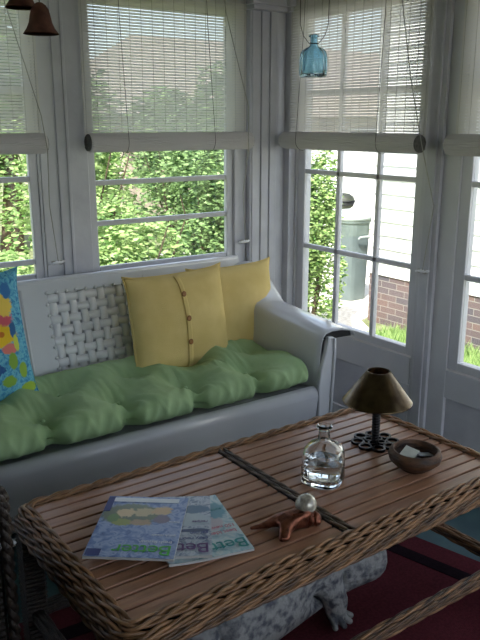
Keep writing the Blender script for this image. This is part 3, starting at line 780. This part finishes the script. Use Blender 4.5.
# 180 degrees round, so that the mastheads face away from the lens as in the photo
magazine(.840, 1.380, TOP+.0009, 165.9, cov3, 'aqua covered magazine at the bottom of the fan, showing its teal masthead', [('Better', -.098, .090, .056, t_ink), ('best ideas', -.090, .046, .020, r_ink), ('150 new', -.095, .022, .018, r_ink), ('summer', -.09, -.06, .016, t_ink)], curl=.009)
magazine(.785, 1.408, TOP+.0138, 148.2, cov2, 'grey-blue magazine in the middle of the fan, with purple masthead', [('Better', -.098, .090, .056, p_ink), ('easy rooms', -.095, .064, .018, n_ink), ('garden', -.095, .040, .017, n_ink), ('recipes', -.095, -.01, .014, p_ink)], curl=.004)
magazine(.718, 1.432, TOP+.0236, 141.5, cov1, 'blue magazine with a food picture and green masthead, on top of the fan', [('Better', -.094, .088, .056, g_ink), ('fresh flavour', -.090, .068, .016, w_ink), ('quick meals', -.095, .040, .013, w_ink), ('home', -.095, -.02, .012, w_ink)])
m0 = bpy.data.objects['magazine.002']
for nm, bx, mt in (('cover_label', (.066, .099, .108, .134), n_ink), ('cover_strip', (-.08, .085, -.128, -.108), w_ink), ('corner_flash', (.085, .1015, -.133, -.06), n_ink)):
    b = MB().box(bx[0], bx[1], bx[2], bx[3], .0075, .0080); o = b.build(nm, mt, m0)
    o.data.transform(Matrix.Identity(4)); OFF[o.name] = Vector((0, 0, 0))

# ------------------------------------------------------------------ candle lamp
lc = (1.572, 1.492, TOP)
lp = thing('candle_lamp', lc, 'brass shaded candle lamp on an openwork black base', 'lamp')
b = MB()
for k in range(8):
    a = 2*PI*k/8+.2; c = (lc[0]+.054*math.cos(a), lc[1]+.054*math.sin(a))
    b.lathe([(.015, 0), (.021, 0), (.021, .008), (.015, .008)], (c[0], c[1], TOP), 16, close=True)
for k in range(4):
    a = 2*PI*k/4+.4; c = (lc[0]+.020*math.cos(a), lc[1]+.020*math.sin(a))
    b.lathe([(.011, .001), (.0155, .001), (.0155, .009), (.011, .009)], (c[0], c[1], TOP), 14, close=True)
b.build('base', iron, lp, smooth=False)
b = MB(); prof = [(.0125, .006)]
for i in range(28):
    z = .008 + i*.0046; prof.append((.0115+.0022*(i % 2), z))
prof += [(.018, .142), (.0, .142)]
b.lathe(prof, lc, 16); b.build('stem', iron, lp, smooth=False)
b = MB()
for k in range(3):
    a = 2*PI*k/3+.3
    b.tube([(lc[0]+.012*math.cos(a), lc[1]+.012*math.sin(a), TOP+.135), (lc[0]+.05*math.cos(a), lc[1]+.05*math.sin(a), TOP+.128), (lc[0]+.088*math.cos(a), lc[1]+.088*math.sin(a), TOP+.150)], .0025, 6)
b.build('shade_carrier', iron, lp)
b = MB().lathe([(.107, .139), (.104, .141), (.035, .236), (.0335, .236), (.033, .233), (.101, .138), (.105, .136)], lc, 48, close=True)
b.build('lamp_shade', metal_br, lp, smooth=True)
b = MB().lathe([(.0, .143), (.02, .143), (.02, .175), (.0, .175)], lc, 20); b.build('candle_cup', clear_glass, lp, smooth=False)

# ------------------------------------------------------------------ bowl with cards
bc = (1.532, 1.297, TOP)
b = MB().lathe([(0, .0), (.034, .0), (.038, .003), (.036, .007), (.055, .016), (.072, .032), (.076, .046), (.071, .060), (.064, .064), (.060, .062), (.064, .046), (.058, .030), (.040, .018), (0, .013)], bc, 48)
bw = b.build('wooden_bowl', bowl_m, None, smooth=True, loc=bc); tag(bw, 'small dark carved wooden bowl holding cards', 'bowl')
def card(cx, cy, cz, w, h, t, rx, ry, rz, mt, label):
    q = MB().box(-w/2, w/2, -h/2, h/2, -t/2, t/2)
    o = q.build('matchbook', mt, None, bevel=.001, loc=(0, 0, 0)); tag(o, label, 'matchbook', 'matchbooks in the bowl')
    o.location = (bc[0]+cx, bc[1]+cy, TOP+cz); o.rotation_euler = [math.radians(a) for a in (rx, ry, rz)]
card(-.012, .010, .050, .050, .042, .004, 12, -10, 20, card_m, 'pale cream square matchbook lying uppermost in the bowl')
card(.026, -.010, .043, .050, .028, .004, -6, 10, -15, card_b, 'slim grey matchbook lying lower in the bowl')
card(.010, .018, .034, .05, .034, .004, 5, 4, 60, card_b, 'grey matchbook tucked under the others in the bowl')

# ------------------------------------------------------------------ bottles
def bottle_prof(s, wt=.0045):
    out = [(0, 0), (.050, 0), (.056, .004), (.0575, .012), (.0565, .03), (.056, .060), (.0545, .084), (.050, .100), (.038, .112), (.022, .120), (.0165, .126), (.0155, .150), (.0165, .156), (.0225, .159), (.0225, .164), (.017, .167)]
    inn = [(.0125, .165), (.0115, .150), (.012, .126), (.017, .117), (.034, .108), (.0455, .097), (.0500, .082), (.0512, .060), (.0515, .03), (.0505, .016), (.044, .011), (0, .013)]
    return [(r*s, z*s) for r, z in out+inn]
kc = (1.270, 1.395, TOP)
bt = thing('glass_bottle', kc, 'clear glass bottle half full of water standing on the table', 'bottle')
def sqlathe(b, prof, c, n, ang, q=1.5):
    """section squarer low down, round at the neck"""
    vs = []
    for r, z in prof:
        k = max(0, min(1, (r-.024)/.02)); sq = 1+(q-1)*k
        for i in range(n):
            a = 2*PI*i/n; ca, sa = math.cos(a), math.sin(a)
            s = 1/((abs(ca)**(2*sq)+abs(sa)**(2*sq))**(1/(2*sq)))
            x, y = r*s*ca, r*s*sa
            vs.append((c[0]+x*math.cos(ang)-y*math.sin(ang), c[1]+x*math.sin(ang)+y*math.cos(ang), c[2]+z))
    fs = []
    for i in range(len(prof)-1):
        for k in range(n): fs.append((i*n+k, i*n+(k+1) % n, (i+1)*n+(k+1) % n, (i+1)*n+k))
    return b.add(vs, fs)
o = sqlathe(MB(), bottle_prof(1.0), kc, 48, .55).build('bottle_glass', clear_glass, bt, smooth=True)
o = sqlathe(MB(), [(0, .0134), (.043, .0114), (.0500, .0164), (.0510, .03), (.0496, .060), (.0494, .0645), (0, .0645)], kc, 48, .55).build('water', water_m, bt, smooth=False)

bb = thing('hanging_bottle', (2.0, 2.33, 1.598), 'blue ribbed glass bottle hanging on a wire before the blind', 'bottle')
b = MB(); n = 60; prof = bottle_prof(.95); vs = []
for (r, z) in prof:
    for i in range(n):
        a = 2*PI*i/n; rr = r*(1+(.06*math.cos(a*8) if .014 < z < .115 and r > .026 else 0))
        vs.append((2.0+rr*math.cos(a), 2.33+rr*math.sin(a), 1.598+z))
fs = [(i*n+k, i*n+(k+1) % n, (i+1)*n+(k+1) % n, (i+1)*n+k) for i in range(len(prof)-1) for k in range(n)]
b.add(vs, fs).build('bottle_glass', blue_glass, bb, smooth=True)
b = MB(); ux, uy = .78, -.62
zc_ = 1.598+.132*.95
b.tube([(2.0+.018*math.cos(t), 2.33+.018*math.sin(t), zc_) for t in [2*PI*i/16 for i in range(16)]], .0016, 5, closed=True)
for s in (-1, 1):
    b.tube([(2.0+s*.018*ux, 2.33+s*.018*uy, zc_), (2.0+s*.042*ux, 2.33+s*.042*uy, zc_+.03), (2.0+s*.054*ux, 2.33+s*.054*uy, zc_+.07), (2.0+s*.056*ux, 2.33+s*.056*uy, 2.0), (2.0, 2.33, ZC-.04)], .0014, 5)
b.tube([(2.0, 2.33, ZC-.04), (2.0, 2.33, ZC)], .004, 6)
b.build('hanging_wire', iron, bb)

# ------------------------------------------------------------------ terracotta bells
def bell(x, y, z, s, label):
    r = thing('terracotta_bell', (x, y, z), label, 'bell', 'terracotta bells on cords')
    prof = [(.052, 0), (.0505, .003), (.041, .016), (.034, .032), (.030, .052), (.026, .068), (.018, .080), (.008, .087), (0, .088)]
    inn = [(0, .083), (.016, .075), (.022, .065), (.026, .05), (.030, .032), (.037, .017), (.047, .003)]
    MB().lathe([(a*s, c*s) for a, c in prof+inn+[(.052, 0)]], (x, y, z), 36).build('bell_body', terra, r, smooth=True)
    b = MB().tube([(x, y, z+.08*s), (x, y, ZC)], .0018, 6); b.build('hanging_cord', cordd, r)
    b = MB().lathe([(0, 0), (.007, .002), (.009, .008), (.006, .014), (0, .016)], (x, y, z+.004), 12).tube([(x, y, z+.018), (x, y, z+.08*s)], .0012, 5)
    b.build('clapper', terra, r)
bell(.848, 2.20, 1.672, .98, 'terracotta bell hanging lower of the two beside the window')
bell(.842, 2.33, 1.757, .94, 'terracotta bell hanging higher, cut by the frame corner')

# ------------------------------------------------------------------ skinned creatures
def skin(name, verts, edges, radii, mt, parent, sub=2, root=0):
    me = bpy.data.meshes.new(name); off = OFF[parent.name]
    me.from_pydata([tuple(Vector(v)-off) for v in verts], edges, []); me.materials.append(mt)
    o = bpy.data.objects.new(name, me); COL.objects.link(o); o.parent = parent; OFF[o.name] = off
    md = o.modifiers.new('skin', 'SKIN'); md.use_smooth_shade = True
    for i, r in enumerate(radii):
        rr = r if isinstance(r, tuple) else (r, r)
        me.skin_vertices[0].data[i].radius = rr; me.skin_vertices[0].data[i].use_root = (i == root)
    s = o.modifiers.new('sub', 'SUBSURF'); s.levels = sub; s.render_levels = sub
    return o
def chain(V, E, Rr, start, pts):
    prev = start
    for p, r in pts:
        V.append(p); Rr.append(r); E.append((prev, len(V)-1)); prev = len(V)-1
    return prev
# stone lizard statue under the table
zl = FZ
ls = thing('lizard_statue', (1.05, 1.42, zl), 'speckled grey stone lizard statue crouching under the table', 'statue')
V, E, Rr = [(1.03, 1.43, .150)], [], [.125]
sh = chain(V, E, Rr, 0, [((1.17, 1.44, .155), .115), ((1.29, 1.44, .160), .098)])
hd = chain(V, E, Rr, sh, [((1.38, 1.425, .150), .088), ((1.46, 1.415, .145), .086), ((1.53, 1.405, .142), .076)])
chain(V, E, Rr, 0, [((.88, 1.43, .14), .115), ((.76, 1.46, .10), .08), ((.67, 1.54, .06), .045), ((.66, 1.62, .035), .022)])
def leg(start, hip, knee, foot, dirx, r0):
    k = chain(V, E, Rr, start, [(hip, r0), (knee, r0*.68), (foot, r0*.50)])
    f = Vector(foot)
    for t in (-.75, -.25, .25, .75):
        d = Vector((math.cos(dirx+t), math.sin(dirx+t), 0))
        chain(V, E, Rr, k, [(tuple(f + d*.035 + Vector((0, 0, -.012))), .012), (tuple(f + d*.066 + Vector((0, 0, -.022))), .0085)])
leg(sh, (1.285, 1.385, .14), (1.305, 1.372, .09), (1.300, 1.372, .046), -1.35, .056)
leg(sh, (1.29, 1.50, .12), (1.33, 1.545, .08), (1.35, 1.56, .046), 1.0, .045)
leg(0, (.93, 1.35, .12), (.90, 1.31, .08), (.92, 1.29, .046), -1.3, .05)
leg(0, (.95, 1.47, .10), (.93, 1.52, .08), (.95, 1.55, .046), 1.2, .042)
skin('lizard_body', V, E, Rr, stone, ls, 2)
b = MB()
for s in (-1, 1): b.lathe([(0, -.012), (.010, -.007), (.013, 0), (.010, .007), (0, .012)], (1.46, 1.425+s*.05, .205), 14)
b.build('eye_bump', stone, ls, smooth=True)

# copper snail-like ornament with a pearly ball
sc = (1.045, 1.27, TOP)
sn = thing('copper_figurine', sc, 'copper creature figurine with long tail carrying a pearly ball', 'figurine')
V, E, Rr = [(1.058, 1.252, TOP+.021)], [], [.020]
chain(V, E, Rr, 0, [((1.084, 1.246, TOP+.022), .024), ((1.104, 1.236, TOP+.018), .018), ((1.114, 1.222, TOP+.012), .011)])
hb = chain(V, E, Rr, 0, [((1.034, 1.262, TOP+.026), .023), ((1.014, 1.270, TOP+.026), .019)])
chain(V, E, Rr, hb, [((.992, 1.280, TOP+.014), .011), ((.972, 1.290, TOP+.009), .007), ((.950, 1.300, TOP+.006), .004)])
k = chain(V, E, Rr, hb-1, [((1.012, 1.238, TOP+.020), .016), ((.994, 1.218, TOP+.014), .014)])
for dx, dy in ((-.020, -.006), (-.012, -.014), (-.001, -.017)):
    chain(V, E, Rr, k, [((.994+dx, 1.218+dy, TOP+.0075), .006)])
chain(V, E, Rr, 1, [((1.078, 1.218, TOP+.010), .010)]); chain(V, E, Rr, 2, [((1.094, 1.212, TOP+.009), .009)])
skin('copper_body', V, E, Rr, copper, sn, 2)
pearl = mat('pearly_glass', (206, 200, 186), (140, 132, 122), 60, .18, metal=.35, coat=.6)
b = MB(); cz = TOP+.052
b.lathe([(.0275*math.sin(t), -.0275*math.cos(t)) for t in [PI*i/14 for i in range(15)]], (1.090, 1.256, cz-.006), 24)
b.build('ball', pearl, sn, smooth=True)

# ------------------------------------------------------------------ outside
b = MB().box(-30, 40, 3.12, 60, GZ-.2, GZ); b.box(2.52, 40, -30, 3.12, GZ-.2, GZ)
tag(b.build('ground', soil_m), kind='structure')
b = MB().prism([(3.2, 3.2), (3.55, 2.2), (5.42, 5.44), (10.5, 7.2), (10.5, 10.3), (5.2, 10.3), (4.2, 5.6)], 2, GZ, GZ+.012)
tag(b.build('garden_path', gravel_m), kind='structure')
b = MB().prism([(4.35, 1.0), (5.38, 1.0), (5.38, 4.95), (4.6, 4.95), (4.45, 3.5)], 2, GZ+.012, GZ+.03)
tag(b.build('lawn_strip', grass_m), kind='structure')
tag(MB().box(-12, 3.2, 7.5, 30, GZ, GZ+.01).build('back_lawn', grass_m), kind='structure')
# grass blades along the wall
def blades(n, area, h, m_, name, label):
    v = np.zeros((n*3, 3)); rng = np.random.default_rng(3)
    x = rng.uniform(area[0], area[1], n); y = rng.uniform(area[2], area[3], n); a = rng.uniform(0, 2*PI, n); hh = h*rng.uniform(.4, 1, n)
    w = .006
    v[0::3] = np.stack([x-w*np.cos(a), y-w*np.sin(a), np.full(n, GZ+.02)], 1); v[1::3] = np.stack([x+w*np.cos(a), y+w*np.sin(a), np.full(n, GZ+.02)], 1)
    v[2::3] = np.stack([x+.05*np.sin(a), y+.05*np.cos(a), GZ+.02+hh], 1)
    me = bpy.data.meshes.new(name); me.from_pydata(v.tolist(), [], [(3*i, 3*i+1, 3*i+2) for i in range(n)]); me.materials.append(m_)
    o = bpy.data.objects.new(name, me); COL.objects.link(o); tag(o, label, 'grass', kind='stuff')
blades(9000, (4.75, 5.38, 1.5, 4.9), .13, leaf_a, 'grass', 'short green grass growing along the brick foundation')

# garage: lapped white siding over a brick base
ga = thing('garage', (7.2, 2.6, GZ), 'white clapboard outbuilding on a brick foundation beside the porch', 'building')
GXw, GY1, GY0 = 5.5, 5.42, -2.0
MB().box(GXw, 9.5, GY0, GY1, GZ, -.07).build('brick_base', brick_m, ga)
b = MB(); z = -.08
b.box(GXw+.03, 9.47, GY0+.03, GY1-.03, -.08, 3.0)
while z < 3.0:
    b.prism([(GXw-.012, z), (GXw+.03, z), (GXw+.03, z+.138), (GXw+.004, z+.138)], 1, GY0, GY1)
    vs = [(x, y, zz) for x in (GXw, 9.5) for (y, zz) in ((GY1+.012, z), (GY1-.03, z), (GY1-.03, z+.138), (GY1-.004, z+.138))]
    b.add(vs, [(0, 1, 2, 3), (7, 6, 5, 4), (0, 4, 5, 1), (1, 5, 6, 2), (2, 6, 7, 3), (3, 7, 4, 0)])
    z += .138
b.build('siding', siding_m, ga)
MB().prism([(GXw-.35, 2.95), (7.5, 4.3), (9.85, 2.95), (9.85, 3.05), (7.5, 4.42), (GXw-.35, 3.05)], 1, GY0-.3, GY1+.3).build('garage_roof', roof_m, ga)

# bins by the garage corner
def bin_(x, y, w, h, m_, lidm, label, a=0):
    r = thing('rubbish_bin', (x, y, GZ), label, 'bin')
    b = MB(); 
    b.lathe([(w*.42, 0), (w*.44, .02), (w*.50, h*.86), (w*.53, h*.865), (w*.53, h*.89), (w*.5, h*.9)], (x, y, GZ), 28, sq=1.6)
    b.build('bin_body', m_, r, smooth=False)
    b = MB().lathe([(w*.55, h*.89), (w*.55, h*.915), (w*.48, h*.96), (w*.3, h*.99), (0, h)], (x, y, GZ), 28, sq=1.4); b.build('lid', lidm, r, smooth=True)
    b = MB().tube([(x-.08, y-w*.56, GZ+h*.7), (x-.08, y-w*.62, GZ+h*.72), (x+.08, y-w*.62, GZ+h*.72), (x+.08, y-w*.56, GZ+h*.7)], .012, 6); b.build('handle', lidm, r)
bin_(6.04, 6.28, .37, 1.07, bin_m, mat('bin_lid_plastic', (176, 186, 182), None, 6, .5), 'tall grey-green bin with a domed lid outside the door')
gr = thing('kettle_barbecue', (7.0, 7.45, GZ), 'black kettle barbecue standing behind the grey-green bin', 'barbecue')
q = MB().lathe([(0, -.13), (.07, -.11), (.13, -.06), (.15, 0), (.14, 0), (.12, -.05), (0, -.11)], (7.0, 7.45, .40), 28); q.build('kettle_bowl', black_m, gr, smooth=True)
q = MB().lathe([(.155, .005), (.15, .02), (.13, .07), (.07, .11), (0, .12)], (7.0, 7.45, .40), 28); q.build('kettle_lid', black_m, gr, smooth=True)
for i in range(3):
    a = i*2.1+.4; MB().tube([(7.0+.09*math.cos(a), 7.45+.09*math.sin(a), .25), (7.0+.18*math.cos(a), 7.45+.18*math.sin(a), GZ)], .012, 6).build('leg', chrome, gr)

# house across the garden
ho = thing('house', (11.5, 16, GZ), 'neighbouring house with pale pink walls and brown roof beyond the garden', 'house')
MB().box(7.0, 20, 14, 20, GZ, 1.7).build('wall', tan_m, ho)
MB().add([(6.6, 13.6, 1.6), (20.4, 13.6, 1.6), (20.4, 20.4, 1.6), (6.6, 20.4, 1.6), (8.8, 17, 3.5), (18.5, 17, 3.5)], [(0, 1, 5, 4), (1, 2, 5), (2, 3, 4, 5), (3, 0, 4), (0, 3, 2, 1)]).build('roof', roof_m, ho)
for x in (8.3, 10.6, 13.2, 15.8):
    f = MB().box(x, x+1.0, 13.97, 14.03, .2, 1.35).build('window_frame', siding_m, ho)
    MB().box(x+.08, x+.92, 13.95, 13.975, .28, 1.27).build('pane', ink('dark_pane', (60, 66, 74)), f)
fn = thing('garden_fence', (10, 11, GZ), 'white board fence behind the bins', 'fence')
b = MB()
for i in range(50): b.box(6.9+i*.15, 6.9+i*.15+.14, 10.5, 10.53, GZ, .95)
b.build('fence_boards', siding_m, fn); MB().box(6.9, 14.4, 10.53, 10.58, GZ+.3, GZ+.4).box(6.9, 14.4, 10.53, 10.58, .6, .7).build('fence_rail', siding_m, fn)

# shrubs and trees, each its own crown and stems
rng = np.random.default_rng(11)
def leaves_mesh(n, c, R, size, lobes=9, drop=.0, asp=.45):
    cs = rng.normal(size=(lobes, 3)); cs /= np.linalg.norm(cs, axis=1)[:, None]; cs *= rng.uniform(.25, .75, (lobes, 1))
    k = rng.integers(0, lobes, n); d = rng.normal(size=(n, 3)); d /= np.linalg.norm(d, axis=1)[:, None]
    rad = rng.uniform(.55, 1.0, (n, 1))**.5*.48
    p = (cs[k] + d*rad)*np.array(R) + np.array(c)
    p[:, 2] = np.maximum(p[:, 2], GZ+.03)
    t = rng.normal(size=(n, 3)); t[:, 2] = np.abs(t[:, 2])*.3 - .25 - drop; t /= np.linalg.norm(t, axis=1)[:, None]
    nn = d + rng.normal(size=(n, 3))*.55 + np.array([0, 0, .6]); s = np.cross(t, nn); s /= np.linalg.norm(s, axis=1)[:, None]
    up_ = np.cross(s, t)
    L = (size*rng.uniform(.6, 1.25, n))[:, None]; w = L*asp*.5
    v = np.empty((n, 6, 3))
    v[:, 0] = p; v[:, 1] = p + t*L*.35 + s*w + up_*L*.05; v[:, 2] = p + t*L*.75 + s*w*.7; v[:, 3] = p + t*L - up_*L*.06; v[:, 4] = p + t*L*.75 - s*w*.7; v[:, 5] = p + t*L*.35 - s*w + up_*L*.05
    return v.reshape(-1, 3)
def foliage(name, n, c, R, size, m_, parent, **kw):
    v = leaves_mesh(n, c, R, size, **kw) - np.array(OFF[parent.name])
    me = bpy.data.meshes.new(name)
    me.vertices.add(len(v)); me.vertices.foreach_set('co', v.astype(np.float32).ravel())
    nl = n; me.loops.add(nl*6); me.polygons.add(nl)
    me.loops.foreach_set('vertex_index', np.arange(nl*6, dtype=np.int32)); me.polygons.foreach_set('loop_start', np.arange(0, nl*6, 6, dtype=np.int32))
    me.update(calc_edges=True); me.validate(); me.materials.append(m_)
    o = bpy.data.objects.new(name, me); COL.objects.link(o); o.parent = parent; OFF[o.name] = OFF[parent.name]
    return o
def shrub(name, x, y, R, zc, n, size, m_, label, cat='shrub', group='garden shrubs outside the porch', **kw):
    r = thing(name, (x, y, GZ), label, cat, group)
    foliage('foliage', int(n*1.9), (x, y, zc), R, size*.68, m_, r, **kw)
    b = MB()
    for i in range(7):
        a = i*2.4; q = .5+.1*(i % 3)
        b.tube([(x+.03*math.cos(a), y+.03*math.sin(a), GZ), (x+R[0]*.3*math.cos(a), y+R[1]*.3*math.sin(a), GZ+(zc-GZ)*.6), (x+R[0]*q*math.cos(a+.3), y+R[1]*q*math.sin(a+.3), zc+R[2]*.3*(i % 3))], [.022, .014, .005], 5)
    b.build('stems', trunk_m, r)
shrub('garden_shrub', 2.55, 5.15, (.72, .52, .66), .28, 4200, .085, leaf_a, 'bright green shrub right outside the middle window, seen in its left half')
shrub('garden_shrub', 3.72, 5.6, (.58, .55, .85), .55, 5200, .08, leaf_b, 'darker green shrub filling the right half of the middle window')
shrub('garden_shrub', 3.1, 7.3, (1.0, .75, 1.3), .75, 5200, .10, leaf_a, 'taller fresh green shrub behind the bright one at the middle window')
shrub('garden_shrub', 1.45, 5.0, (.42, .45, .6), .0, 2600, .09, leaf_a, 'green shrub low outside the window by the tropical pillow')
shrub('garden_shrub', 1.1, 7.0, (.9, .7, 1.2), .7, 3600, .11, leaf_c, 'pale leaved shrub far outside the window by the tropical pillow')
shrub('garden_shrub', 2.25, 4.1, (.40, .34, .40), .12, 1500, .12, leaf_c, 'pale drooping plant low at the centre of the middle window', drop=.8, asp=.3)
shrub('garden_shrub', 4.58, 5.32, (.34, .34, 1.0), .22, 6500, .075, leaf_a, 'loose green shrub seen through the left panes of the first door')
shrub('garden_shrub', 5.0, 8.3, (.95, .8, 1.3), .8, 4200, .10, leaf_b, 'dark green shrub deeper in the garden behind the drooping plant')
shrub('garden_shrub', 5.02, 3.42, (.12, .12, .2), GZ+.25, 160, .16, leaf_c, 'single pale strappy plant by the brick foundation', drop=-1.2, asp=.16)
shrub('garden_shrub', 4.35, 9.9, (1.1, .7, 1.5), .8, 4200, .12, leaf_b, 'dark green bush farthest back, straight behind the middle window')
shrub('garden_shrub', 6.25, 9.3, (.7, .55, 1.2), .6, 2600, .12, leaf_b, 'dark green bush at the far right of the middle window, near the fence end')
def tree(x, y, h, R, m_, label):
    r = thing('garden_tree', (x, y, GZ), label, 'tree', 'trees beyond the garden')
    foliage('crown', 5200, (x, y, h), R, .2, m_, r)
    b = MB().tube([(x, y, GZ), (x+.1, y, (h+GZ)/2), (x, y, h)], [.2, .15, .06], 8)
    for i in range(5):
        a = i*1.3; b.tube([(x, y, h*.5), (x+R[0]*.5*math.cos(a), y+R[1]*.5*math.sin(a), h+.2*i)], [.07, .02], 6)
    b.build('trunk', trunk_m, r)
tree(3.9, 12.0, 1.8, (1.5, 1.3, 1.9), leaf_b, 'leafy tree seen through the left of the middle blind')
tree(-.4, 13.0, 1.6, (1.6, 1.3, 2.2), leaf_a, 'lighter tree seen through the blind at the upper left')
tree(7.6, 12.0, 1.0, (1.3, 1.1, 1.5), leaf_b, 'round tree before the neighbouring house, behind the fence end')
